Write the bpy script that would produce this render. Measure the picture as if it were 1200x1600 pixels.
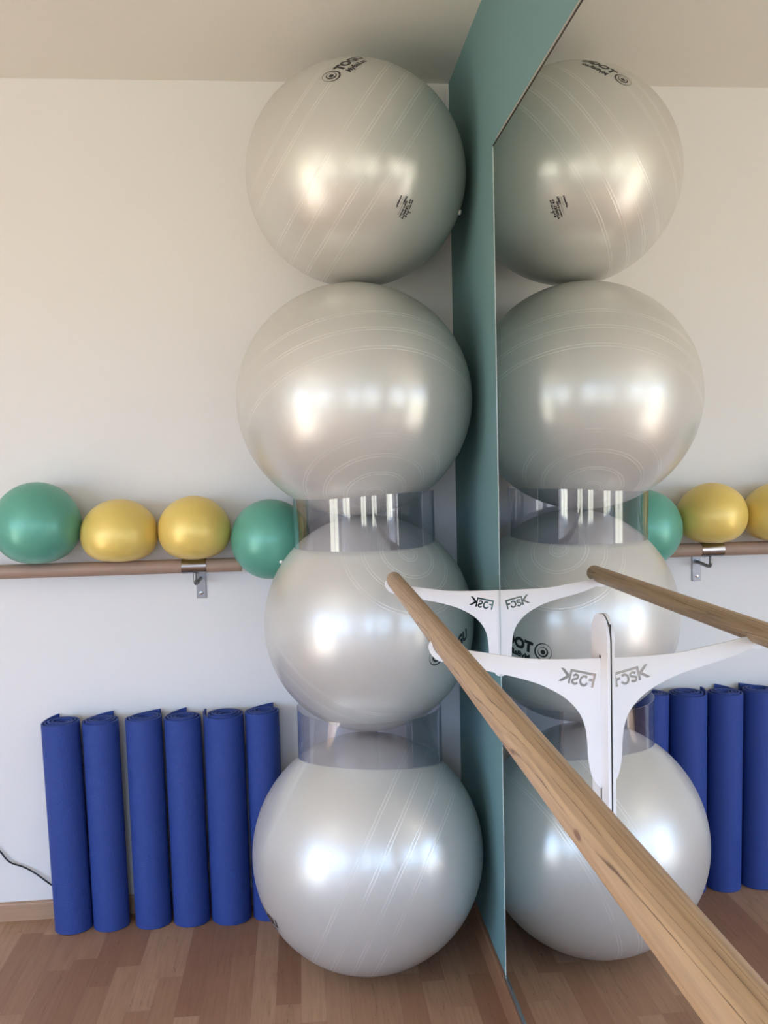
import bpy, bmesh, math, random
from mathutils import Vector, Matrix, noise
random.seed(7)
for o in list(bpy.data.objects):
    bpy.data.objects.remove(o)
SC = bpy.context.scene
COL = SC.collection
PI = math.pi

# ---------------------------------------------------------------- camera
CX, CY, CZ, YAW, PIT, ROL, F = -0.4882, -3.0215, 1.4291, 0.0872, -0.0557, -0.0225, 1480.0
cam_d = bpy.data.cameras.new('camera')
cam = bpy.data.objects.new('camera', cam_d)
COL.objects.link(cam)
fw = Vector((math.sin(YAW) * math.cos(PIT), math.cos(YAW) * math.cos(PIT), math.sin(PIT)))
rt = Vector((math.cos(YAW), -math.sin(YAW), 0))
up = rt.cross(fw)
r2 = rt * math.cos(ROL) + up * math.sin(ROL)
u2 = -rt * math.sin(ROL) + up * math.cos(ROL)
cam.matrix_world = Matrix(((r2.x, u2.x, -fw.x, CX), (r2.y, u2.y, -fw.y, CY), (r2.z, u2.z, -fw.z, CZ), (0, 0, 0, 1)))
cam_d.sensor_fit = 'VERTICAL'
cam_d.sensor_height = 36
cam_d.lens = F / 1600 * 36
cam_d.clip_start = 0.02
SC.camera = cam
# ---------------------------------------------------------------- light
vs = SC.view_settings
SC.display_settings.display_device = 'sRGB'
vs.view_transform = 'Standard'
vs.look = 'None'
vs.gamma = 1
vs.use_curve_mapping = False
vs.exposure = 1.0

SKY_COL, SKY_STR = (0.43, 0.63, 1.0), 8.4
GND_COL, GND_STR = (1.0, 0.97, 0.80), 4.1
SUN_STR = 15.0
w = bpy.data.worlds.new('outdoor_sky')
SC.world = w
w.use_nodes = True
nt = w.node_tree
nt.nodes.clear()
tc = nt.nodes.new('ShaderNodeTexCoord')
sp = nt.nodes.new('ShaderNodeSeparateXYZ')
mr = nt.nodes.new('ShaderNodeMapRange')
mr.inputs['From Min'].default_value = -0.03
mr.inputs['From Max'].default_value = 0.05
mx = nt.nodes.new('ShaderNodeMix')
mx.data_type = 'RGBA'
mx.inputs['A'].default_value = tuple(c * GND_STR for c in GND_COL) + (1,)
mx.inputs['B'].default_value = tuple(c * SKY_STR for c in SKY_COL) + (1,)
bg = nt.nodes.new('ShaderNodeBackground')
wo = nt.nodes.new('ShaderNodeOutputWorld')
nt.links.new(tc.outputs['Generated'], sp.inputs[0])
nt.links.new(sp.outputs['Z'], mr.inputs['Value'])
nt.links.new(mr.outputs[0], mx.inputs['Factor'])
nt.links.new(mx.outputs['Result'], bg.inputs['Color'])
nt.links.new(bg.outputs[0], wo.inputs[0])

sun_d = bpy.data.lights.new('sun', 'SUN')
sun_d.energy = SUN_STR
sun_d.color = (1.0, 0.96, 0.88)
sun_d.angle = math.radians(0.6)
sun = bpy.data.objects.new('sun', sun_d)
COL.objects.link(sun)
sun.rotation_euler = Vector((1.24, 1.05, -1.0)).to_track_quat('-Z', 'Y').to_euler()

RX0, RY0, H = -4.9, -5.4, 2.605        # far left wall and rear wall of the room
WINS = {'left': [(-4.95, -3.05, 0.03, 2.12)], 'rear': [(-4.25, -2.75, 0.85, 2.15), (-1.15, -0.35, 0.85, 2.15)]}

def portal(name, loc, rot, sx, sy):
    d = bpy.data.lights.new(name, 'AREA')
    d.shape = 'RECTANGLE'
    d.size = sx
    d.size_y = sy
    d.cycles.is_portal = True
    o = bpy.data.objects.new(name, d)
    COL.objects.link(o)
    o.location = loc
    o.rotation_euler = rot
for a, b, c, d in WINS['left']:
    portal('window_portal', (RX0 - 0.1, (a + b) / 2, (c + d) / 2), (0, -PI / 2, 0), d - c, b - a)
for a, b, c, d in WINS['rear']:
    portal('window_portal', ((a + b) / 2, RY0 - 0.1, (c + d) / 2), (PI / 2, 0, 0), b - a, d - c)

# ---------------------------------------------------------------- node helper
class NT:
    def __init__(s, name):
        s.m = bpy.data.materials.new(name)
        s.m.use_nodes = True
        s.t = s.m.node_tree
        s.t.nodes.clear()
        s.out = s.t.nodes.new('ShaderNodeOutputMaterial')
        s.b = s.t.nodes.new('ShaderNodeBsdfPrincipled')
        s.t.links.new(s.b.outputs[0], s.out.inputs[0])
    def n(s, kind, ins=None, **kw):
        nd = s.t.nodes.new('ShaderNode' + kind)
        for k, v in kw.items():
            setattr(nd, k, v)
        for k, v in (ins or {}).items():
            s.set(nd, k, v)
        return nd
    def set(s, nd, k, v):
        if isinstance(v, bpy.types.NodeSocket):
            s.t.links.new(v, nd.inputs[k])
        else:
            i = nd.inputs[k]
            if i.type == 'RGBA' and len(v) == 3:
                v = tuple(v) + (1,)
            i.default_value = v
    def math(s, op, a, b=0.0, c=0.0):
        return s.n('Math', {0: a, 1: b, 2: c}, operation=op).outputs[0]
    def vmath(s, op, a, b=(0, 0, 0)):
        nd = s.n('VectorMath', {0: a, 1: b}, operation=op)
        return nd.outputs['Value'] if op in ('DOT_PRODUCT', 'LENGTH') else nd.outputs[0]
    def mix(s, f, a, b, mode='MIX'):
        nd = s.t.nodes.new('ShaderNodeMix')
        nd.data_type = 'RGBA'
        nd.blend_type = mode
        s.set(nd, 0, f)
        s.set(nd, 6, a)
        s.set(nd, 7, b)
        return nd.outputs[2]
    def rng(s, v, a, b, c=0.0, d=1.0, smooth=False):
        return s.n('MapRange', {0: v, 1: a, 2: b, 3: c, 4: d}, interpolation_type='SMOOTHSTEP' if smooth else 'LINEAR').outputs[0]
    def bump(s, h, strength, dist=0.001):
        s.set(s.b, 'Normal', s.n('Bump', {'Height': h, 'Strength': strength, 'Distance': dist}).outputs[0])
    def p(s, **kw):
        for k, v in kw.items():
            s.set(s.b, k.replace('_', ' '), v)
        return s.m

def plain(name, col, rough=0.5, metal=0.0, **kw):
    N = NT(name)
    return N.p(Base_Color=col, Roughness=rough, Metallic=metal, **kw)

def wall_mat(name, col, bumps=0.25):
    N = NT(name)
    o = N.n('TexCoord').outputs['Object']
    nz = N.n('TexNoise', {'Vector': o, 'Scale': 260.0, 'Detail': 3.0}).outputs[0]
    big = N.n('TexNoise', {'Vector': o, 'Scale': 1.6, 'Detail': 2.0}).outputs[0]
    c = N.mix(N.rng(big, 0.3, 0.7, 0, 0.06), col, tuple(x * 0.88 for x in col))
    N.bump(nz, bumps, 0.0006)
    return N.p(Base_Color=c, Roughness=0.75, Specular_IOR_Level=0.25)

M_WALL = wall_mat('white_wall_paint', (0.76, 0.745, 0.72))
M_CEIL = wall_mat('ceiling_paint', (0.87, 0.86, 0.80))
M_TEAL = wall_mat('teal_wall_paint', (0.165, 0.295, 0.30))
M_PINK = plain('bare_plaster', (0.42, 0.38, 0.34), 0.8)
M_WHITE = plain('white_frame', (0.75, 0.75, 0.74), 0.4)

def floor_mat():
    N = NT('strip_parquet')
    o = N.n('TexCoord').outputs['Object']
    xyz = N.n('SeparateXYZ', {0: o})
    x, y = xyz.outputs[0], xyz.outputs[1]
    W = 0.0655
    row = N.math('FLOOR', N.math('DIVIDE', x, W))
    rnd = N.n('TexWhiteNoise', {'W': row}, noise_dimensions='1D').outputs['Value']
    L = 0.42
    yy = N.math('ADD', N.math('DIVIDE', y, L), N.math('MULTIPLY', rnd, 7.3))
    cell = N.math('FLOOR', yy)
    cv = N.n('CombineXYZ', {0: row, 1: cell, 2: 0.0}).outputs[0]
    r = N.n('TexWhiteNoise', {'Vector': cv}, noise_dimensions='3D')
    ramp = N.n('ValToRGB', {0: r.outputs['Value']})
    cr = ramp.color_ramp
    cols = [(0, (0.31, 0.162, 0.093)), (0.25, (0.355, 0.195, 0.112)), (0.5, (0.405, 0.235, 0.138)), (0.75, (0.47, 0.29, 0.175)), (1, (0.335, 0.178, 0.104))]
    cr.elements[0].color = cols[0][1] + (1,)
    cr.elements[1].color = cols[-1][1] + (1,)
    for q, c in cols[1:-1]:
        cr.elements.new(q).color = c + (1,)
    off = N.vmath('SCALE', r.outputs['Color'])
    off.node.inputs['Scale'].default_value = 40.0
    gv = N.vmath('MULTIPLY', N.vmath('ADD', o, off), (38.0, 2.2, 1.0))
    g = N.n('TexNoise', {'Vector': gv, 'Scale': 3.0, 'Detail': 5.0, 'Roughness': 0.6, 'Distortion': 0.4}).outputs[0]
    c = N.mix(N.rng(g, 0.4, 0.8, 0, 0.32), ramp.outputs[0], (0.17, 0.088, 0.052))
    # dark knots and cracks in some strips
    kv = N.vmath('MULTIPLY', N.vmath('ADD', o, off), (22.0, 4.0, 1.0))
    k = N.n('TexNoise', {'Vector': kv, 'Scale': 1.3, 'Detail': 4.0, 'Distortion': 2.5}).outputs[0]
    kk = N.math('MULTIPLY', N.rng(N.math('ABSOLUTE', N.math('SUBTRACT', k, 0.5)), 0.0, 0.008, 1, 0), N.rng(g, 0.52, 0.60))
    kk = N.math('MULTIPLY', kk, N.rng(N.math('FRACT', N.math('MULTIPLY', r.outputs['Value'], 13.7)), 0.55, 0.6))
    c = N.mix(N.math('MULTIPLY', kk, 0.85), c, (0.06, 0.03, 0.018))
    fx = N.math('FRACT', N.math('DIVIDE', x, W))
    fy = N.math('FRACT', yy)
    ex = N.rng(N.math('PINGPONG', fx, 0.5), 0.0, 0.02, 1, 0)
    ey = N.rng(N.math('PINGPONG', fy, 0.5), 0.0, 0.003, 1, 0)
    e = N.math('MAXIMUM', ex, ey)
    c = N.mix(N.math('MULTIPLY', e, 0.22), c, (0.05, 0.03, 0.02))
    N.bump(N.math('SUBTRACT', g, N.math('MULTIPLY', e, 0.5)), 0.12, 0.0006)
    return N.p(Base_Color=c, Roughness=N.rng(g, 0.3, 0.7, 0.42, 0.52), Specular_IOR_Level=0.3)
M_FLOOR = floor_mat()

def wood_mat(name, light, dark, axis, scale=1.0, line=0.6, pale=0.3, centre=(0.03, 0.0, 0.045)):
    """round timber: growth rings around a slightly tilted pith, stretched along the given axis"""
    N = NT(name)
    o = N.n('TexCoord').outputs['Object']
    st = [1.0, 1.0, 1.0]
    st[axis] = 0.055
    v = N.vmath('MULTIPLY', o, tuple(st))
    warp = N.n('TexNoise', {'Vector': v, 'Scale': 16.0 * scale, 'Detail': 3.0, 'Roughness': 0.5}).outputs['Color']
    wv = N.vmath('SCALE', N.vmath('SUBTRACT', warp, (0.5, 0.5, 0.5)))
    wv.node.inputs['Scale'].default_value = 0.034
    q = N.vmath('ADD', N.vmath('SUBTRACT', v, centre), wv)
    cl = [1.0, 1.0, 1.0]
    cl[axis] = 0.25
    d = N.vmath('LENGTH', N.vmath('MULTIPLY', q, tuple(cl)))
    ph = N.math('FRACT', N.math('MULTIPLY', d, 135.0 * scale))
    ln = N.math('MULTIPLY', N.math('POWER', ph, 3.0), N.rng(ph, 0.93, 1.0, 1, 0))
    brk = [75.0, 75.0, 75.0]
    brk[axis] = 9.0
    bk = N.n('TexNoise', {'Vector': N.vmath('MULTIPLY', o, tuple(brk)), 'Scale': 1.0, 'Detail': 4.0, 'Roughness': 0.7}).outputs[0]
    ph2 = N.math('FRACT', N.math('MULTIPLY', N.math('ADD', d, N.math('MULTIPLY', bk, 0.0012)), 215.0 * scale))
    thin = N.math('MULTIPLY', N.rng(ph2, 0.74, 0.84, 0, 1, True), N.rng(ph2, 0.86, 0.92, 1, 0, True))
    thin = N.math('MULTIPLY', thin, N.rng(bk, 0.38, 0.58, 0.15, 1))
    ln = N.math('MAXIMUM', N.math('MULTIPLY', ln, 0.35), thin)
    fv = [260.0, 260.0, 260.0]
    fv[axis] = 7.0
    fib = N.n('TexNoise', {'Vector': N.vmath('MULTIPLY', o, tuple(fv)), 'Scale': 1.0, 'Detail': 4.0}).outputs[0]
    lv = [9.0, 9.0, 9.0]
    lv[axis] = 2.0
    big = N.n('TexNoise', {'Vector': N.vmath('MULTIPLY', o, tuple(lv)), 'Scale': 1.0, 'Detail': 2.0}).outputs[0]
    c = N.mix(N.rng(big, 0.35, 0.65, 0, pale), light, tuple(x * 0.78 for x in light))
    c = N.mix(N.rng(fib, 0.4, 0.75, 0, 0.3), c, dark)
    c = N.mix(N.math('MULTIPLY', ln, line), c, dark)
    N.bump(fib, 0.12, 0.0004)
    return N, c
Nw, cw = wood_mat('oiled_ash_barre', (0.52, 0.345, 0.195), (0.11, 0.055, 0.03), 1, 1.0, 0.9, 0.35, (-0.226, 0.0, 1.143))
ow = Nw.n('TexCoord').outputs['Object']
for kx, ky, kz, s_ in ((-0.28353017, -2.32278994, 1.13686546, 1.0),):
    dv = Nw.vmath('LENGTH', Nw.vmath('MULTIPLY', Nw.vmath('SUBTRACT', ow, (kx, ky, kz)), (260.0, 85.0, 260.0)))
    cw = Nw.mix(Nw.rng(dv, 0.6, 1.0, 0.75, 0.0), cw, (0.13, 0.055, 0.03))
M_BARRE = Nw.p(Base_Color=cw, Roughness=0.42, Specular_IOR_Level=0.4)
Nw, cw = wood_mat('beech_rail', (0.40, 0.27, 0.20), (0.24, 0.15, 0.11), 0, 1.3, 0.25, 0.2, (0.0, -0.13, 1.15))
M_RAIL = Nw.p(Base_Color=cw, Roughness=0.45)
Nw, cw = wood_mat('beech_skirting', (0.46, 0.29, 0.18), (0.26, 0.145, 0.085), 0, 0.8, 0.5, 0.3, (0.0, 0.03, 0.1))
M_SKIRT = Nw.p(Base_Color=cw, Roughness=0.45)
Nw, cw = wood_mat('walnut_tone_skirting', (0.33, 0.17, 0.09), (0.14, 0.06, 0.03), 1, 0.8, 0.5, 0.3, (0.04, 0.0, 0.1))
M_SKIRT2 = Nw.p(Base_Color=cw, Roughness=0.4)

def brushed(name, col, rough, axis):
    N = NT(name)
    o = N.n('TexCoord').outputs['Object']
    v = [900.0, 900.0, 900.0]
    v[axis] = 8.0
    nz = N.n('TexNoise', {'Vector': N.vmath('MULTIPLY', o, tuple(v)), 'Scale': 1.0, 'Detail': 2.0}).outputs[0]
    N.bump(nz, 0.15, 0.0002)
    return N.p(Base_Color=col, Metallic=1.0, Roughness=rough)
M_STEEL = brushed('brushed_steel', (0.38, 0.365, 0.36), 0.22, 0)
M_PLATE = brushed('satin_steel', (0.27, 0.26, 0.255), 0.42, 2)
M_DSTEEL = brushed('dull_steel', (0.26, 0.26, 0.26), 0.38, 2)
M_ALU = brushed('aluminium', (0.6, 0.62, 0.65), 0.3, 1)
M_MIRROR = plain('mirror_silver', (0.90, 0.915, 0.905), 0.0, 1.0)
M_MEDGE = plain('mirror_edge', (0.35, 0.42, 0.40), 0.25)
M_DARK = plain('dark_edge', (0.05, 0.042, 0.035), 0.5)
M_POWDER = plain('white_powder_coat', (0.80, 0.79, 0.79), 0.42)
M_INK = plain('black_print', (0.012, 0.012, 0.014), 0.35)
M_INKG = plain('grey_print', (0.10, 0.10, 0.095), 0.4)
M_PLUG = plain('white_plug', (0.8, 0.8, 0.76), 0.35)
M_CABLE = plain('black_cable', (0.012, 0.012, 0.014), 0.4)

def pearl(name, axis, theta_rng, base=(0.61, 0.60, 0.555), phase=0.0):
    """pearly vinyl with pairs of fine moulded ribs that circle the given axis"""
    N = NT(name)
    o = N.n('TexCoord').outputs['Object']
    ax = Vector(axis).normalized()
    d = N.vmath('DOT_PRODUCT', N.vmath('NORMALIZE', o), tuple(ax))
    th = N.math('MULTIPLY', N.math('ARCCOSINE', d), 180 / PI)
    per = 9.7
    t = N.math('SUBTRACT', N.math('MULTIPLY', N.math('FRACT', N.math('DIVIDE', N.math('ADD', th, phase), per)), per), per / 2)
    dist = N.math('ABSOLUTE', N.math('SUBTRACT', N.math('ABSOLUTE', t), 0.72))
    rib = N.rng(dist, 0.06, 0.32, 1, 0)
    mask = None
    for a, b in theta_rng:
        m_ = N.math('MULTIPLY', N.rng(th, a, a + 0.1), N.rng(th, b, b + 0.1, 1, 0))
        mask = m_ if mask is None else N.math('MAXIMUM', mask, m_)
    nz = N.n('TexNoise', {'Vector': o, 'Scale': 5.0, 'Detail': 3.0}).outputs[0]
    rib = N.math('MULTIPLY', N.math('MULTIPLY', rib, mask), N.rng(nz, 0.38, 0.56, 0.15, 1))
    fine = N.n('TexNoise', {'Vector': o, 'Scale': 420.0, 'Detail': 2.0}).outputs[0]
    lay = N.n('LayerWeight', {'Blend': 0.35}).outputs['Facing']
    c = N.mix(N.math('MULTIPLY', rib, 0.55), base, (0.93, 0.92, 0.88))  # light caught by the raised ribs, painted in as a paler colour
    h = N.math('ADD', rib, N.math('MULTIPLY', fine, 0.06))
    N.bump(h, 0.35, 0.0008)
    return N.p(Base_Color=c, Metallic=0.35, Roughness=0.38, Coat_Weight=0.3, Coat_Roughness=0.15, Coat_IOR=1.5, Specular_IOR_Level=0.6)

def gym_mat(name, col):
    N = NT(name)
    o = N.n('TexCoord').outputs['Object']
    nz = N.n('TexNoise', {'Vector': o, 'Scale': 9.0, 'Detail': 3.0}).outputs[0]
    fine = N.n('TexNoise', {'Vector': o, 'Scale': 380.0, 'Detail': 2.0}).outputs[0]
    c = N.mix(N.rng(nz, 0.35, 0.7, 0, 0.25), col, tuple(x * 0.8 for x in col))
    N.bump(fine, 0.12, 0.0006)
    return N.p(Base_Color=c, Metallic=0.2, Roughness=0.42, Coat_Weight=0.2, Coat_Roughness=0.28)
M_GREEN = gym_mat('green_pearl_vinyl', (0.115, 0.385, 0.285))
M_YELLOW = gym_mat('yellow_pearl_vinyl', (0.78, 0.58, 0.15))

def mat_mat():
    N = NT('blue_mat_foam')
    uv = N.n('UVMap').outputs[0]
    s = N.n('SeparateXYZ', {0: uv})
    a = N.math('SINE', N.math('MULTIPLY', s.outputs[0], 2 * PI / 0.0042))
    b = N.math('SINE', N.math('MULTIPLY', s.outputs[1], 2 * PI / 0.0042))
    h = N.math('MAXIMUM', a, b)
    o = N.n('TexCoord').outputs['Object']
    nz = N.n('TexNoise', {'Vector': o, 'Scale': 7.0, 'Detail': 2.0}).outputs[0]
    c = N.mix(N.rng(h, -0.6, 1.0, 0.0, 0.6), (0.020, 0.044, 0.20), (0.030, 0.078, 0.35))
    c = N.mix(N.rng(nz, 0.3, 0.7, 0, 0.15), c, (0.03, 0.055, 0.23))
    N.bump(h, 0.5, 0.0008)
    return N.p(Base_Color=c, Roughness=0.62, Specular_IOR_Level=0.35)
M_MAT = mat_mat()

def ring_mat():
    N = NT('clear_plastic_sheet')
    tr = N.n('BsdfTransparent', {'Color': (0.925, 0.925, 0.95)})
    gl = N.n('BsdfGlossy', {'Color': (0.95, 0.97, 1.0), 'Roughness': 0.04})
    fc = N.n('LayerWeight', {'Blend': 0.5}).outputs['Facing']
    fr = N.math('ADD', N.math('MULTIPLY', N.math('POWER', fc, 4.5), 0.8), 0.045)
    mx_ = N.n('MixShader', {0: fr, 1: tr.outputs[0], 2: gl.outputs[0]})
    N.t.links.new(mx_.outputs[0], N.out.inputs[0])
    N.t.nodes.remove(N.b)
    return N.m
M_CLEAR = ring_mat()
M_CLEDGE = plain('cut_plastic_edge', (0.38, 0.38, 0.42), 0.3)

# ---------------------------------------------------------------- mesh helpers
def link(name, bm, mat, parent=None, smooth=False):
    me = bpy.data.meshes.new(name)
    bm.to_mesh(me)
    bm.free()
    for m in (mat if isinstance(mat, (list, tuple)) else [mat]):
        me.materials.append(m)
    if smooth:
        for f in me.polygons:
            f.use_smooth = True
    o = bpy.data.objects.new(name, me)
    COL.objects.link(o)
    if parent:
        o.parent = parent
    return o

def tag(o, label, cat, group=None):
    o['label'] = label
    o['category'] = cat
    if group:
        o['group'] = group
    return o

def struct(o):
    o['kind'] = 'structure'
    return o

def empty(name, loc):
    o = bpy.data.objects.new(name, None)
    o.empty_display_size = 0.05
    COL.objects.link(o)
    o.location = loc
    return o

def bx(bm, x0, x1, y0, y1, z0, z1, bev=0.0):
    vs_ = [bm.verts.new((x, y, z)) for x in (x0, x1) for y in (y0, y1) for z in (z0, z1)]
    fs = [bm.faces.new([vs_[i] for i in q]) for q in ((0, 1, 3, 2), (4, 6, 7, 5), (0, 4, 5, 1), (2, 3, 7, 6), (0, 2, 6, 4), (1, 5, 7, 3))]
    if bev:
        es = {e for f in fs for e in f.edges}
        bmesh.ops.bevel(bm, geom=list(es), offset=bev, segments=3, affect='EDGES')
    bmesh.ops.recalc_face_normals(bm, faces=bm.faces)

def box(name, mat, dims, parent=None, bev=0.0):
    bm = bmesh.new()
    bx(bm, *dims, bev=bev)
    return link(name, bm, mat, parent)

def tube(bm, pts, r, seg=16, cap=True):
    rings = []
    n = len(pts)
    nrm = None
    for i, p in enumerate(pts):
        p = Vector(p)
        t = (Vector(pts[min(i + 1, n - 1)]) - Vector(pts[max(i - 1, 0)])).normalized()
        if nrm is None:
            nrm = t.orthogonal().normalized()
        nrm = (nrm - t * nrm.dot(t)).normalized()
        b = t.cross(nrm)
        rr = r[i] if isinstance(r, (list, tuple)) else r
        rings.append([bm.verts.new(p + (nrm * math.cos(a) + b * math.sin(a)) * rr) for a in (2 * PI * k / seg for k in range(seg))])
    for i in range(n - 1):
        for k in range(seg):
            bm.faces.new((rings[i][k], rings[i][(k + 1) % seg], rings[i + 1][(k + 1) % seg], rings[i + 1][k]))
    if cap:
        bm.faces.new(rings[0][::-1])
        bm.faces.new(rings[-1])
    bmesh.ops.recalc_face_normals(bm, faces=bm.faces)

def smooth_by_angle(o, deg=40):
    me = o.data
    for f in me.polygons:
        f.use_smooth = True
    me.set_sharp_from_angle(angle=math.radians(deg))

# ---------------------------------------------------------------- room
FX0, FY0 = RX0 - 0.2, RY0 - 0.2
WX = 0.010                                 # face of the teal wall, just behind the mirror
struct(box('floor', M_FLOOR, (FX0, WX + 0.2, FY0, 0.2, -0.1, 0.0)))
struct(box('ceiling', M_CEIL, (FX0, WX + 0.2, FY0, 0.2, H, H + 0.1)))
struct(box('wall_back', M_WALL, (FX0, WX + 0.2, 0.0, 0.2, 0.0, H)))
struct(box('wall_right', M_TEAL, (WX, WX + 0.2, FY0, 0.0, 0.0, H)))

def wall_holes(name, fixed, a0, a1, holes, axis):
    bm = bmesh.new()
    def put(u0, u1, z0, z1):
        if u1 - u0 < 1e-4 or z1 - z0 < 1e-4:
            return
        if axis == 'x':
            bx(bm, fixed - 0.2, fixed, u0, u1, z0, z1)
        else:
            bx(bm, u0, u1, fixed - 0.2, fixed, z0, z1)
    hs = sorted(holes)
    c = a0
    for (u0, u1, z0, z1) in hs:
        put(c, u0, 0, H)
        put(u0, u1, 0, z0)
        put(u0, u1, z1, H)
        c = u1
    put(c, a1, 0, H)
    return struct(link(name, bm, M_WALL))
wall_holes('wall_left', RX0, RY0, 0.0, WINS['left'], 'x')
wall_holes('wall_rear', RY0, FX0, WX, WINS['rear'], 'y')
wi = 0
for side in ('left', 'rear'):
    for (u0, u1, z0, z1) in WINS[side]:
        wi += 1
        bm = bmesh.new()
        t = 0.055
        um = (u0 + u1) / 2
        for (a, b, c, d) in ((u0, u0 + t, z0, z1), (u1 - t, u1, z0, z1), (u0 + t, u1 - t, z0, z0 + t), (u0 + t, u1 - t, z1 - t, z1), (um - t / 2, um + t / 2, z0 + t, z1 - t)):
            if side == 'left':
                bx(bm, RX0 - 0.12, RX0 - 0.06, a, b, c, d)
            else:
                bx(bm, a, b, RY0 - 0.12, RY0 - 0.06, c, d)
        struct(link('window_%d' % wi, bm, M_WHITE))

# skirting boards with a rounded upper edge
def skirting(name, mat, pts_axis, a0, a1, face, depth, h):
    prof = [(0, 0), (depth, 0), (depth, h - 0.006), (depth - 0.002, h - 0.002), (depth - 0.006, h), (0, h)]
    bm = bmesh.new()
    rows = []
    for a in (a0, a1):
        rows.append([bm.verts.new((a, face - d, z) if pts_axis == 'x' else (face - d, a, z)) for d, z in prof])
    n = len(prof)
    for i in range(n):
        bm.faces.new((rows[0][i], rows[0][(i + 1) % n], rows[1][(i + 1) % n], rows[1][i]))
    bm.faces.new(rows[0]); bm.faces.new(rows[1][::-1])
    bmesh.ops.recalc_face_normals(bm, faces=bm.faces)
    return struct(link(name, bm, mat))
skirting('baseboard_back', M_SKIRT, 'x', RX0, WX - 0.0125, 0.0, 0.014, 0.057)
skirting('baseboard_right', M_SKIRT2, 'y', RY0, 0.0, WX, 0.0125, 0.076)

# strip of bare plaster left above the mirror
YM, ZT, ZB = -0.707, 2.1815, 0.102
struct(box('trim_1', M_PINK, (WX - 0.001, WX, RY0, YM, ZT + 0.003, ZT + 0.024)))

# ---------------------------------------------------------------- wall mirror
mirror = empty('wall_mirror', (0, -2.5, ZB))
MY0 = -4.3
def mchild(name, mat, d, bev=0.0):
    o = box(name, mat, d, None, bev)
    o.parent = mirror
    o.matrix_parent_inverse = Matrix.Translation(Vector((0, 2.5, -ZB)))
    return o
bm = bmesh.new()
bx(bm, 0.0, WX - 0.0005, MY0, YM, ZB + 0.004, ZT)
for f in bm.faces:
    f.material_index = 0 if f.calc_center_median().x < 0.001 else 1
g = link('glass_panel', bm, [M_MIRROR, M_MEDGE])
g.parent = mirror
g.matrix_parent_inverse = Matrix.Translation(Vector((0, 2.5, -ZB)))
mchild('side_edge', plain('pale_glass_edge', (0.55, 0.62, 0.60), 0.2), (-0.0008, WX - 0.001, YM + 0.0003, YM + 0.0022, ZB + 0.004, ZT))
mchild('top_edge', M_DARK, (-0.0012, WX - 0.001, MY0, YM, ZT + 0.0003, ZT + 0.0035))
mchild('bottom_channel', M_ALU, (-0.004, WX - 0.001, MY0, YM + 0.002, ZB - 0.010, ZB + 0.0035), 0.0008)
tag(mirror, 'large frameless mirror covering most of the teal wall behind the near barre', 'mirror')

# ---------------------------------------------------------------- gymnastic balls
def on_ball(c, a, h, n0, ud, u, v, lift=1.0012):
    n0 = Vector(n0).normalized()
    tu = Vector(ud) - n0 * Vector(ud).dot(n0)
    tu.normalize()
    tv = n0.cross(tu)
    wv = (tu * u + tv * v) / a
    L = wv.length
    d = n0 if L < 1e-9 else n0 * math.cos(L) + wv / L * math.sin(L)
    return Vector((d.x * a, d.y * a, d.z * h)) * lift

def text_bm(txt, size, bold=0.0, x=0.0, y=0.0, spacing=1.0, shear=0.0, extr=0.0):
    cu = bpy.data.curves.new('t', 'FONT')
    cu.body = txt
    cu.size = size
    cu.offset = bold
    cu.space_character = spacing
    cu.shear = shear
    cu.resolution_u = 4
    ob = bpy.data.objects.new('t', cu)
    me = bpy.data.meshes.new_from_object(ob)
    bm = bmesh.new()
    bm.from_mesh(me)
    bpy.data.meshes.remove(me)
    bpy.data.objects.remove(ob)
    bpy.data.curves.remove(cu)
    bmesh.ops.translate(bm, verts=bm.verts, vec=(x, y, 0))
    return bm

def annulus(bm, R, r, ex=0.0, ey=0.0, cx=0.0, cy=0.0, n=40):
    o_ = [bm.verts.new((cx + R * math.cos(a), cy + R * math.sin(a), 0)) for a in (2 * PI * k / n for k in range(n))]
    if r <= 0:
        c_ = bm.verts.new((cx, cy, 0))
        for k in range(n):
            bm.faces.new((o_[k], o_[(k + 1) % n], c_))
        return
    i_ = [bm.verts.new((cx + ex + r * math.cos(a), cy + ey + r * math.sin(a), 0)) for a in (2 * PI * k / n for k in range(n))]
    for k in range(n):
        bm.faces.new((o_[k], o_[(k + 1) % n], i_[(k + 1) % n], i_[k]))

def merge(dst, src):
    me = bpy.data.meshes.new('m')
    src.to_mesh(me)
    src.free()
    dst.from_mesh(me)
    bpy.data.meshes.remove(me)

def print_on(ball, a, h, bm, n0, ud, name, mat, label, u0=0.0, v0=0.0):
    bmesh.ops.subdivide_edges(bm, edges=[e for e in bm.edges if e.calc_length() > 0.008], cuts=2)
    bmesh.ops.triangulate(bm, faces=bm.faces)
    for v in bm.verts:
        v.co = on_ball(None, a, h, n0, ud, v.co.x + u0, v.co.y + v0)
    o = link(name, bm, mat, ball)
    o['label'] = label
    return o

def logo_bm(word2):
    bm = bmesh.new()
    annulus(bm, 0.0245, 0.0215, -0.0015, 0.001)
    annulus(bm, 0.0145, 0.0115, 0.0017, 0.0012)
    annulus(bm, 0.0065, 0)
    merge(bm, text_bm('TOGU', 0.038, 0.0024, 0.029, -0.012, 1.04, 0.12))
    merge(bm, text_bm('\u00b0', 0.014, 0.0004, 0.132, 0.006))
    merge(bm, text_bm(word2, 0.022, 0.0010, 0.031, -0.037, 1.02, 0.15))
    return bm

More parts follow.
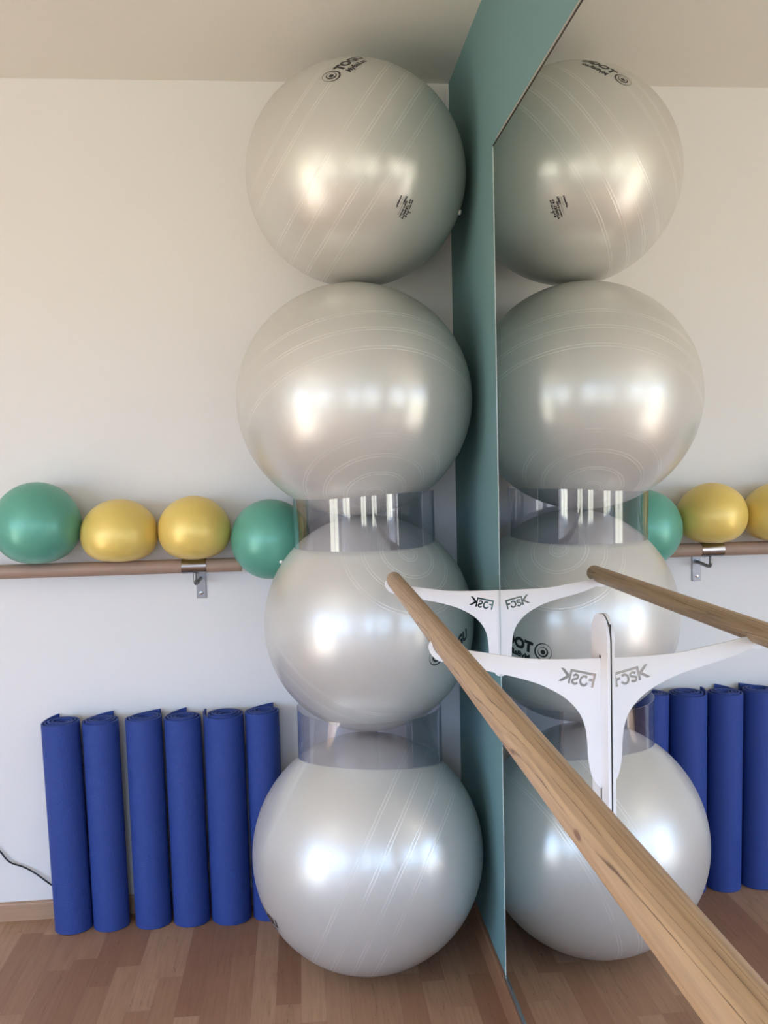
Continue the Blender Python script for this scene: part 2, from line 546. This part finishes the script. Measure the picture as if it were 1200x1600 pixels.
BALLS = [(-0.3088, -0.3122, 2.2253, 0.3085, 0.3044), (-0.3299, -0.3431, 1.5965, 0.3299, 0.3242),
         (-0.3015, -0.3176, 0.9618, 0.3007, 0.3088), (-0.3256, -0.3966, 0.3258, 0.325, 0.3258)]
def make_ball(i, mat, label, contact=()):
    x, y, z, a, h = BALLS[i]
    bm = bmesh.new()
    bmesh.ops.create_uvsphere(bm, u_segments=128, v_segments=80, radius=1.0)
    for v in bm.verts:
        v.co = Vector((v.co.x * a, v.co.y * a, v.co.z * h))
        for s in contact:                              # flattened pole where a ball or the floor presses
            lim = h * 0.9975
            if v.co.z * s > lim:
                v.co.z = s * (lim + (v.co.z * s - lim) * 0.3)
    o = link('gymnastic_ball', bm, mat, None, True)
    o.location = (x, y, z)
    return tag(o, label, 'exercise ball', 'silvery exercise balls stacked in the corner')
def valve(ball, a, h, n0, r=0.008):
    bm = bmesh.new()
    n = Vector(n0).normalized()
    p = Vector((n.x * a, n.y * a, n.z * h))
    tube(bm, [p - n * 0.004, p + n * 0.002, p + n * 0.0045, p + n * 0.006], [r, r, r * 0.9, r * 0.5], 20)
    return link('plug', bm, M_PLUG, ball, True)

# ball 1 (top)
b1 = make_ball(0, pearl('pearl_vinyl_top', (0.83, 0.08, -0.55), ((70, 108), (120, 140)), phase=7.1), 'topmost pearly silver exercise ball, just under the ceiling')
print_on(b1, BALLS[0][3], BALLS[0][4], logo_bm('MyBall.so'), (-0.235, -0.762, 0.595), (0.080, 0.066, 0.098), 'printed_logo', M_INK, 'black printed ring logo and lettering')
bm = text_bm('max. 120 kg  65 cm \u25a0', 0.0052, 0.00047999999999999996, -0.026, 0.0125)
merge(bm, text_bm('L', 0.010, 0.0006, 0.004, 0.0165))
merge(bm, text_bm('QUALITY', 0.0088, 0.0006, -0.008, 0.0035))
merge(bm, text_bm('Made in Germany', 0.0060, 0.00045, -0.018, -0.0035))
merge(bm, text_bm('TOGU', 0.0072, 0.00065, -0.030, -0.010))
sw = bmesh.new()
annulus(sw, 0.0065, 0.0058, 0.0022, 0.0006)
bmesh.ops.scale(sw, vec=(1.35, 0.6, 1), verts=sw.verts)
annulus(sw, 0.0026, 0)
bmesh.ops.translate(sw, vec=(-0.0175, 0.0075, 0), verts=sw.verts)
merge(bm, sw)
merge(bm, text_bm('www.togu.de', 0.0060, 0.00065, -0.026, -0.024))
print_on(b1, BALLS[0][3], BALLS[0][4], bm, (0.345, -0.793, -0.496), (-0.092, 0.081, -0.189), 'printed_label', M_INK, 'small black block of printed size and quality text')
bm = text_bm('Gewerbegebiet 5', 0.0050, 0.0, -0.012, -0.0105)
merge(bm, text_bm('83209 Prien', 0.0050, 0.0, -0.026, -0.017))
print_on(b1, BALLS[0][3], BALLS[0][4], bm, (0.345, -0.793, -0.496), (-0.092, 0.081, -0.189), 'printed_address', M_INKG, 'faint grey printed address lines')
valve(b1, BALLS[0][3], BALLS[0][4], (0.90, -0.16, -0.36))
# ball 2
b2 = make_ball(1, pearl('pearl_vinyl_second', (0.114, -0.595, -0.783), ((2, 36), (68, 96)), phase=0.5), 'widest pearly silver exercise ball, second from the top, resting on the upper clear ring')
# ball 3
b3 = make_ball(2, pearl('pearl_vinyl_third', (0.319, -0.644, 0.716), ((2, 36), (86, 114)), phase=0.5), 'slightly smaller pearly silver exercise ball between the two clear rings, behind the barre end')
print_on(b3, BALLS[2][3], BALLS[2][4], logo_bm('MyBall so'), (0.527, -0.831, -0.181), (0.351, 0.353, 0.150), 'printed_logo', M_INK, 'black printed ring logo and lettering')
# ball 4
b4 = make_ball(3, pearl('pearl_vinyl_bottom', (0.90, -0.23, -0.43), ((58, 97), (136, 146), (155, 165)), phase=0.15), 'bottom pearly silver exercise ball standing on the parquet floor')
print_on(b4, BALLS[3][3], BALLS[3][4], logo_bm('MyBall so'), (-0.837, -0.395, -0.381), (0.36, -0.86, -0.10), 'printed_logo', M_INK, 'black printed ring logo and lettering', -0.108, 0.0)

# clear plastic spacer rings: a strip of clear sheet rolled with an overlap
def ring(cx, cy, z0, z1, r, seam, label, tilt=0.0):
    bm = bmesh.new()
    n = 150
    tot = 2 * PI * 1.09
    th = 0.0012
    cols = []
    for k in range(n + 1):
        a = seam + tot * k / n
        rr = r + 0.0035 * (k / n)
        c, s = math.cos(a), math.sin(a)
        cols.append([bm.verts.new((c * q, s * q, z)) for q, z in ((rr, 0), (rr, z1 - z0), (rr + th, z1 - z0), (rr + th, 0))])
    for k in range(n):
        for j in range(4):
            f = bm.faces.new((cols[k][j], cols[k][(j + 1) % 4], cols[k + 1][(j + 1) % 4], cols[k + 1][j]))
            f.material_index = 1 if j in (1, 3) else 0
            f.smooth = j in (0, 2)
    for cl, rev in ((cols[0], False), (cols[-1], True)):
        f = bm.faces.new(cl[::-1] if rev else cl)
        f.material_index = 1
    bmesh.ops.recalc_face_normals(bm, faces=bm.faces)
    o = link('ball_spacer_ring', bm, [M_CLEAR, M_CLEDGE])
    o.data.set_sharp_from_angle(angle=math.radians(40))
    o.location = (cx, cy, z0)
    o.rotation_euler = (0, tilt, 0)
    return tag(o, label, 'plastic ring', 'clear plastic rings between the stacked balls')
ring(-0.309, -0.333, 1.187, 1.337, 0.1975, -1.30, 'upper clear plastic ring holding the second exercise ball above the third', -0.008)
ring(-0.309, -0.352, 0.574, 0.732, 0.2035, -1.05, 'lower clear plastic ring between the third exercise ball and the bottom one')

# ---------------------------------------------------------------- small balls on the rear barre
def small_ball(x, y, z, a, h, mat, label, group, flat=0.0, rot=(0, 0, 0)):
    bm = bmesh.new()
    bmesh.ops.create_uvsphere(bm, u_segments=80, v_segments=56, radius=1.0)
    for v in bm.verts:
        c = v.co.copy()
        if c.z < 0:
            k = 1.0 - flat * (c.z * c.z)
            c.z *= k
            c.x *= 1 + 0.05 * flat * c.z * -1
        c = Vector((c.x * a, c.y * a, c.z * h))
        c += c.normalized() * 0.0016 * noise.noise(c * 9 + Vector((x * 10, 0, 0)))
        v.co = c
    o = link('pilates_ball', bm, mat, None, True)
    o.location = (x, y, z)
    o.rotation_euler = rot
    return tag(o, label, 'small exercise ball', group)
RZ = 1.1164
small_ball(-1.2720, -0.130, 1.2560, 0.1275, 0.128, M_GREEN, 'big green soft ball at the left end of the wooden rail', 'green soft balls', 0.10)
small_ball(-1.0350, -0.118, 1.2215, 0.1135, 0.106, M_YELLOW, 'squat yellow soft ball on the rail beside the big green one', 'yellow soft balls', 0.22)
small_ball(-0.8120, -0.117, 1.2270, 0.1090, 0.104, M_YELLOW, 'rounder yellow soft ball above the steel rail bracket', 'yellow soft balls', 0.16)
g2 = small_ball(-0.5835, -0.126, 1.1940, 0.1205, 0.1215, M_GREEN, 'green soft ball wedged between the rail end and the silver balls', 'green soft balls')
bx_, by_, bz_, ba_, bh_ = BALLS[2]
for v in g2.data.vertices:                       # the soft ball is dented by the rail end and the silver ball
    p = v.co + Vector((-0.5835, -0.126, 1.1940))
    if p.x < -0.6735 and math.hypot(p.y + 0.0960, p.z - RZ) < 0.0225:
        p.x = -0.6735
    q = Vector(((p.x - bx_) / ba_, (p.y - by_) / ba_, (p.z - bz_) / bh_))
    if q.length < 1.003:
        q = q.normalized() * 1.003
        p = Vector((q.x * ba_ + bx_, q.y * ba_ + by_, q.z * bh_ + bz_))
    v.co = p - Vector((-0.5835, -0.126, 1.1940))
bm = bmesh.new()
n = Vector((0.27, -0.82, -0.50)).normalized()
tube(bm, [n * 0.116, n * 0.121, n * 0.1235, n * 0.125], [0.006, 0.006, 0.005, 0.0025], 18)
link('plug', bm, M_PLUG, g2, True)['label'] = 'white valve plug'

# ---------------------------------------------------------------- rear barre on the white wall
RY_, RR = -0.0960, 0.0215
rail = empty('wall_barre', (-1.2, RY_, RZ))
def rp(o):
    o.parent = rail
    o.matrix_parent_inverse = Matrix.Translation(Vector((1.2, -RY_, -RZ)))
    return o
bm = bmesh.new()
xs = [-2.9, -2.898, -0.6770, -0.6752, -0.6745]
tube(bm, [(x, RY_, RZ) for x in xs], [RR - 0.002, RR, RR, RR - 0.0008, RR - 0.0022], 48)
o = rp(link('wooden_rail', bm, M_RAIL)); smooth_by_angle(o)
def rail_support(xc):
    bm = bmesh.new()
    tube(bm, [(xc - 0.0375, RY_, RZ), (xc - 0.0370, RY_, RZ), (xc + 0.0370, RY_, RZ), (xc + 0.0375, RY_, RZ)], [RR + 0.0004, RR + 0.0018, RR + 0.0018, RR + 0.0004], 48)
    s = rp(link('steel_sleeve', bm, M_STEEL)); smooth_by_angle(s)
    bm = bmesh.new()
    bx(bm, xc - 0.006, xc + 0.024, -0.005, 0.0, 1.003, 1.0885, 0.0012)
    pl = rp(link('mounting_plate', bm, M_PLATE))
    pl['label'] = 'brushed steel plate screwed to the wall'
    bm = bmesh.new()
    pts = [(xc + 0.009, -0.003, 1.068), (xc + 0.0085, -0.018, 1.0675)]
    pts += [(xc + 0.006, -0.050, 1.064), (xc + 0.003, -0.080, 1.0605)]
    for k in range(1, 9):
        a = k / 8 * PI / 2
        pts.append((xc + 0.001, -0.082 - 0.014 * math.sin(a), 1.0745 - 0.014 * math.cos(a)))
    pts.append((xc + 0.001, RY_, RZ - RR))
    tube(bm, pts, 0.0056, 18)
    hk = rp(link('bent_rod', bm, M_DSTEEL)); smooth_by_angle(hk)
    bm = bmesh.new()
    tube(bm, [(xc + 0.009, -0.0045, 1.068), (xc + 0.009, -0.0085, 1.068)], 0.0085, 24)
    rp(link('collar', bm, M_DSTEEL))
    bm = bmesh.new()
    tube(bm, [(xc + 0.009, -0.0048, 1.0205), (xc + 0.009, -0.0060, 1.0205), (xc + 0.009, -0.0068, 1.0205)], [0.0058, 0.0058, 0.0036], 24)
    sc = rp(link('screw', bm, M_STEEL)); smooth_by_angle(sc)
    bm = bmesh.new()
    bx(bm, xc + 0.0062, xc + 0.0118, -0.0071, -0.0069, 1.0198, 1.0212)
    bx(bm, xc + 0.0083, xc + 0.0097, -0.0072, -0.0069, 1.0177, 1.0233)
    x_ = link('screw_slot', bm, M_DARK)
    x_.parent = sc
    x_.matrix_parent_inverse = Matrix.Translation(Vector((1.2, -RY_, -RZ)))
rail_support(-0.8185)
tag(rail, 'round wooden barre with a steel sleeve bracket on the white wall', 'barre')

# ---------------------------------------------------------------- near barre along the mirror
BX, BZ, BR = -0.2594, 1.1248, 0.0197
def bar_c(y):
    return Vector((BX - 0.0029 * (-y - 0.7), y, BZ + 0.0054 * (-y - 0.7)))
bm = bmesh.new()
pts, rad = [], []
for d, rr in ((0, 0.60), (0.0015, 0.78), (0.004, 0.91), (0.008, 0.98), (0.013, 1.0)):
    pts.append(bar_c(-0.640 - d)); rad.append(BR * rr)
for k in range(1, 31):
    pts.append(bar_c(-0.655 - 2.5 * k / 30)); rad.append(BR)
tube(bm, pts, rad, 64)
nb = link('ballet_barre', bm, M_BARRE)
smooth_by_angle(nb, 50)
tag(nb, 'long round ash wood barre reaching from the foreground to the stacked balls', 'barre')

# laser-cut bracket arm: outline in (x, z), logo cut through
def stroke(pts, w):
    L, R = [], []
    for i, p in enumerate(pts):
        p = Vector(p)
        t = (Vector(pts[min(i + 1, len(pts) - 1)]) - Vector(pts[max(i - 1, 0)])).normalized()
        nn = Vector((-t.y, t.x))
        L.append(p + nn * w / 2)
        R.append(p - nn * w / 2)
    return [tuple(q) for q in L + R[::-1]]
def catmull(pts, k=5):
    P = [Vector(p) for p in pts]
    out = []
    for i in range(len(P) - 1):
        a, b, c, d = P[max(i - 1, 0)], P[i], P[i + 1], P[min(i + 2, len(P) - 1)]
        for j in range(k):
            t = j / k
            out.append(0.5 * ((2 * b) + (c - a) * t + (2 * a - 5 * b + 4 * c - d) * t * t + (3 * b - a - 3 * c + d) * t ** 3))
    out.append(P[-1])
    return [tuple(p) for p in out]
LOGO = [[(-0.6, 0.4), (47, 0.4), (47, -9.4), (58, -0.6), (65, -0.6), (52, -12), (65, -23.4), (58, -23.4), (47, -15), (47, -24.4), (42.4, -24.4), (42.4, -4.0), (4.0, -4.0),
         (4.0, -9.8), (10.6, -9.8), (10.6, -14.2), (4.0, -14.2), (4.0, -24.4), (-0.6, -24.4)],
        stroke(catmull([(14, -8.3), (20, -8), (24, -11), (25, -16), (23, -21), (18, -23), (13.6, -21), (12.2, -17.8)]), 4.5),
        stroke(catmull([(39.4, -10.5), (35.5, -7.8), (30.6, -9.5), (30.6, -13.2), (35, -15.3), (39, -17.6), (38.2, -21.7), (34, -23.3), (29, -21)]), 4.3)]
def logo_pts(poly):
    a = math.radians(13.5)
    ud = Vector((-math.cos(a), math.sin(a)))
    vd = Vector((math.sin(a), math.cos(a)))
    return [tuple(Vector((-0.0141, 1.0697)) + ud * (u * 0.00093) + vd * (v * 0.00098)) for u, v in poly]
def arm_outline():
    cx, cz, R1, R2 = BX - 0.0006, BZ + 0.001, BR + 0.0012, BR + 0.0080
    P = [(-0.0002, 1.0955)]
    P += catmull([(-0.013, 1.0955), (-0.075, 1.0962), (-0.13, 1.0985), (-0.180, 1.1060), (-0.218, 1.1120), (cx + R1 * math.cos(-0.45), cz + R1 * math.sin(-0.45))], 6)
    for k in range(1, 15):                      # cradle under the barre
        a = -0.45 - (PI - 0.45 - 0.05) * k / 14
        P.append((cx + R1 * math.cos(a), cz + R1 * math.sin(a)))
    P.append((cx - (R1 + R2) / 2, cz + 0.0045))
    for k in range(0, 13):
        a = -PI + 0.05 + (PI * 0.62) * k / 12
        P.append((cx + R2 * math.cos(a), cz - 0.002 + R2 * math.sin(a) * (1.03)))
    P += catmull([(-0.222, 1.0868), (-0.196, 1.0795), (-0.157, 1.0705), (-0.125, 1.0615), (-0.099, 1.0515), (-0.0682, 1.0336), (-0.0448, 1.0093), (-0.0335, 0.984),
                  (-0.0295, 0.955), (-0.0282, 0.930), (-0.0225, 0.900), (-0.0108, 0.8815), (-0.0002, 0.877)], 6)
    return P
def arm_bm(th):
    cu = bpy.data.curves.new('c', 'CURVE')
    cu.dimensions = '2D'
    cu.fill_mode = 'BOTH'
    cu.extrude = th / 2
    for poly in [arm_outline()] + [logo_pts(q) for q in LOGO]:
        s = cu.splines.new('POLY')
        s.points.add(len(poly) - 1)
        for q, (a, b) in zip(s.points, poly):
            q.co = (a, b, 0, 1)
        s.use_cyclic_u = True
    ob = bpy.data.objects.new('c', cu)
    me = bpy.data.meshes.new_from_object(ob)
    bm = bmesh.new()
    bm.from_mesh(me)
    bpy.data.meshes.remove(me)
    bpy.data.objects.remove(ob)
    bpy.data.curves.remove(cu)
    bmesh.ops.remove_doubles(bm, verts=bm.verts, dist=1e-6)
    for v in bm.verts:                          # (x, z, thickness) -> world axes
        v.co = Vector((v.co.x, -v.co.z, v.co.y))
    bmesh.ops.recalc_face_normals(bm, faces=bm.faces)
    return bm

def bracket(y, plate, label):
    root = empty('barre_bracket', (0, y, 1.0))
    c = bar_c(y) - bar_c(-0.7)
    bm = arm_bm(0.0032)
    for v in bm.verts:
        v.co += Vector((0, 0, -1.0))
        wt = min(1.0, max(0.0, (-v.co.x - 0.08) / 0.14))
        v.co += Vector((c.x, 0, c.z)) * wt
        if plate and v.co.x > -0.0067:
            v.co.x = min(v.co.x, -0.0065)
    link('bracket_arm', bm, M_POWDER, root)
    if plate:
        bm = bmesh.new()
        hw, zt_, zb_ = 0.0425, 1.168 - 1.0, 0.800 - 1.0
        prof = []
        for k in range(25):
            a = PI * k / 24
            prof.append((hw * math.cos(a), zt_ - hw + hw * math.sin(a)))
        for k in range(25):
            a = PI + PI * k / 24
            prof.append((hw * math.cos(a), zb_ + hw + hw * math.sin(a)))
        A = [bm.verts.new((-0.0064, q[0] + 0.006, q[1])) for q in prof]
        B_ = [bm.verts.new((-0.0014, q[0] + 0.006, q[1])) for q in prof]
        bm.faces.new(A); bm.faces.new(B_[::-1])
        nn = len(prof)
        for k in range(nn):
            bm.faces.new((A[k], B_[k], B_[(k + 1) % nn], A[(k + 1) % nn]))
        bmesh.ops.recalc_face_normals(bm, faces=bm.faces)
        link('wall_plate', bm, M_POWDER, root)['label'] = 'white steel back plate with rounded top'
        bm = bmesh.new()
        bx(bm, -0.0013, -0.0002, -0.034, 0.045, zb_ + 0.03, zt_ - 0.012)  # dark sheet stands in for the shadow gap behind the plate
        link('gap_shade', bm, M_DARK, root)['label'] = 'black strip painted as the shadow gap between plate and mirror'
        box('slot_end', M_DARK, (-0.0070, -0.0064, -0.0032, 0.0032, 1.0958 - 1, 1.1005 - 1), root)['label'] = 'dark upper end of the slot'
        bm = bmesh.new()
        bx(bm, -0.0070, -0.0064, -0.0024, 0.0024, 0.8500 - 1, 0.8808 - 1)
        link('slot_end', bm, M_DARK, root)['label'] = 'dark lower end of the slot'
    return tag(root, label, 'barre bracket', 'white steel brackets of the near barre')
bracket(-1.52, True, 'nearer white steel bracket with rounded back plate, cut logo, under the barre')
bracket(-0.70, False, 'farther white steel bracket at the left edge of the mirror, cut logo')

# ---------------------------------------------------------------- rolled mats
def mat_roll(cx, cy, zl, r_out, tail_deg, flare, label, lean=0.0, leany=0.0, turns=4.6, tight=0.010, spin=0.0):
    th = 0.0058
    bm = bmesh.new()
    uvl = bm.loops.layers.uv.new('UVMap')
    a_end = math.radians(tail_deg)
    a_start = a_end + turns * 2 * PI
    n = int(turns * 44)
    cen = []
    rise = []
    for k in range(n + 1):
        f = k / n
        a = a_start + (a_end - a_start) * f
        r = tight + (r_out - th / 2 - tight) * min(1.0, f)
        # slightly egg-shaped heart of the roll
        e = 1 + 0.16 * (1 - f) ** 1.5
        back = a - a_end
        fl = 0.0
        W = math.radians(75)
        if back < W:
            fl = flare * ((W - back) / W) ** 1.6
        rise.append(fl / max(flare, 1e-6) * 0.011)
        cen.append(Vector(((r + fl) * math.cos(a) * e, (r + fl) * math.sin(a) / e)))
    if flare > 0.02:
        t = (cen[-1] - cen[-3]).normalized()
        for j in range(1, 4):
            cen.append(cen[-1] + t * 0.008)
    s = 0.0
    cols = []
    ss = []
    m = len(cen)
    for i, c in enumerate(cen):
        t = (cen[min(i + 1, m - 1)] - cen[max(i - 1, 0)]).normalized()
        nn = Vector((-t.y, t.x))
        if i:
            s += (c - cen[i - 1]).length
        ss.append(s)
        wob = 0.0012 * math.sin(i * 0.11 + cx * 30)
        ring_ = []
        for q, z in ((0.5, 0), (0.5, 1), (-0.5, 1), (-0.5, 0)):
            p = c + nn * th * q
            dz = wob + rise[min(i, n)] + 0.0035 * math.sin(i * 0.023 + cy * 9)
            if z == 0:
                dz = 0
            ring_.append(bm.verts.new((p.x, p.y, z * zl + dz)))
        cols.append(ring_)
    for i in range(m - 1):
        for j in range(4):
            f = bm.faces.new((cols[i][j], cols[i][(j + 1) % 4], cols[i + 1][(j + 1) % 4], cols[i + 1][j]))
            f.smooth = j in (0, 2)
            for lp in f.loops:
                ii = i if lp.vert in cols[i] else i + 1
                jj = cols[ii].index(lp.vert)
                if j in (0, 2):
                    lp[uvl].uv = (ss[ii], lp.vert.co.z)
                else:
                    lp[uvl].uv = (ss[ii], 0.002 * jj)
    bm.faces.new(cols[0]); bm.faces.new(cols[-1][::-1])
    bmesh.ops.recalc_face_normals(bm, faces=bm.faces)
    bmesh.ops.rotate(bm, verts=bm.verts, cent=(0, 0, 0), matrix=Matrix.Rotation(spin, 3, 'Z'))
    o = link('exercise_mat', bm, M_MAT)
    o.data.set_sharp_from_angle(angle=math.radians(50))
    o.location = (cx, cy, 0.0008 + abs(math.sin(lean)) * r_out * 1.0)
    o.rotation_euler = (leany, lean, 0)
    return tag(o, label, 'rolled mat', 'rolled blue mats standing against the wall')
LZ = 0.646
mat_roll(-1.2230, -0.0765, LZ, 0.0620, 108, 0.013, 'blue rolled mat at the left end of the row, by the black cable', -0.026)
mat_roll(-1.1085, -0.0755, LZ, 0.0605, 68, 0.011, 'blue rolled mat, second from the left, with a dark gap to its right', -0.018)
mat_roll(-0.9800, -0.0765, LZ + 0.003, 0.0615, 55, 0.013, 'blue rolled mat just right of the dark gap, its loose end sticking out furthest', -0.014)
mat_roll(-0.8615, -0.0775, LZ, 0.0615, 88, 0.012, 'blue rolled mat right of the middle, standing below the steel rail bracket', -0.014)
mat_roll(-0.7365, -0.078, LZ + 0.004, 0.0635, 152, 0.009, 'thick blue rolled mat, second from the right, its outer flap at its left', -0.010)
mat_roll(-0.6180, -0.0745, LZ + 0.006, 0.0585, 62, 0.011, 'blue rolled mat at the right end of the row, partly behind the bottom silver ball', -0.012)

# ---------------------------------------------------------------- cable
ctrl = [(-1.75, -0.012, 0.40), (-1.60, -0.010, 0.34), (-1.50, -0.009, 0.268), (-1.4602, -0.010, 0.2248), (-1.4325, -0.010, 0.1895), (-1.3882, -0.011, 0.1700), (-1.351, -0.012, 0.146), (-1.31, -0.014, 0.1124),
        (-1.27, -0.011, 0.082), (-1.23, -0.017, 0.060), (-1.16, -0.0185, 0.030), (-1.11, -0.020, 0.006)]
bm = bmesh.new()
cp = catmull([Vector(c) for c in ctrl], 6)
tube(bm, cp, 0.0027, 12)
tag(link('power_cable', bm, M_CABLE, None, True), 'thin black cable hanging down the white wall to behind the mats', 'cable')

# ceiling lamp further back in the room
lamp = empty('ceiling_lamp', (-2.5, -2.8, H))
bm = bmesh.new()
tube(bm, [(0, 0, 0), (0, 0, -0.02)], 0.16, 40)
link('lamp_base', bm, M_WHITE, lamp)
bm = bmesh.new()
tube(bm, [(0, 0, -0.02), (0, 0, -0.05), (0, 0, -0.085), (0, 0, -0.10)], [0.15, 0.145, 0.11, 0.04], 40)
Ng = NT('opal_glass')
link('lamp_shade', bm, Ng.p(Base_Color=(0.9, 0.9, 0.86), Roughness=0.3, Emission_Color=(1.0, 0.97, 0.92), Emission_Strength=9.0), lamp, True)
tag(lamp, 'round opal ceiling lamp reflected as a small glint in the balls', 'lamp')
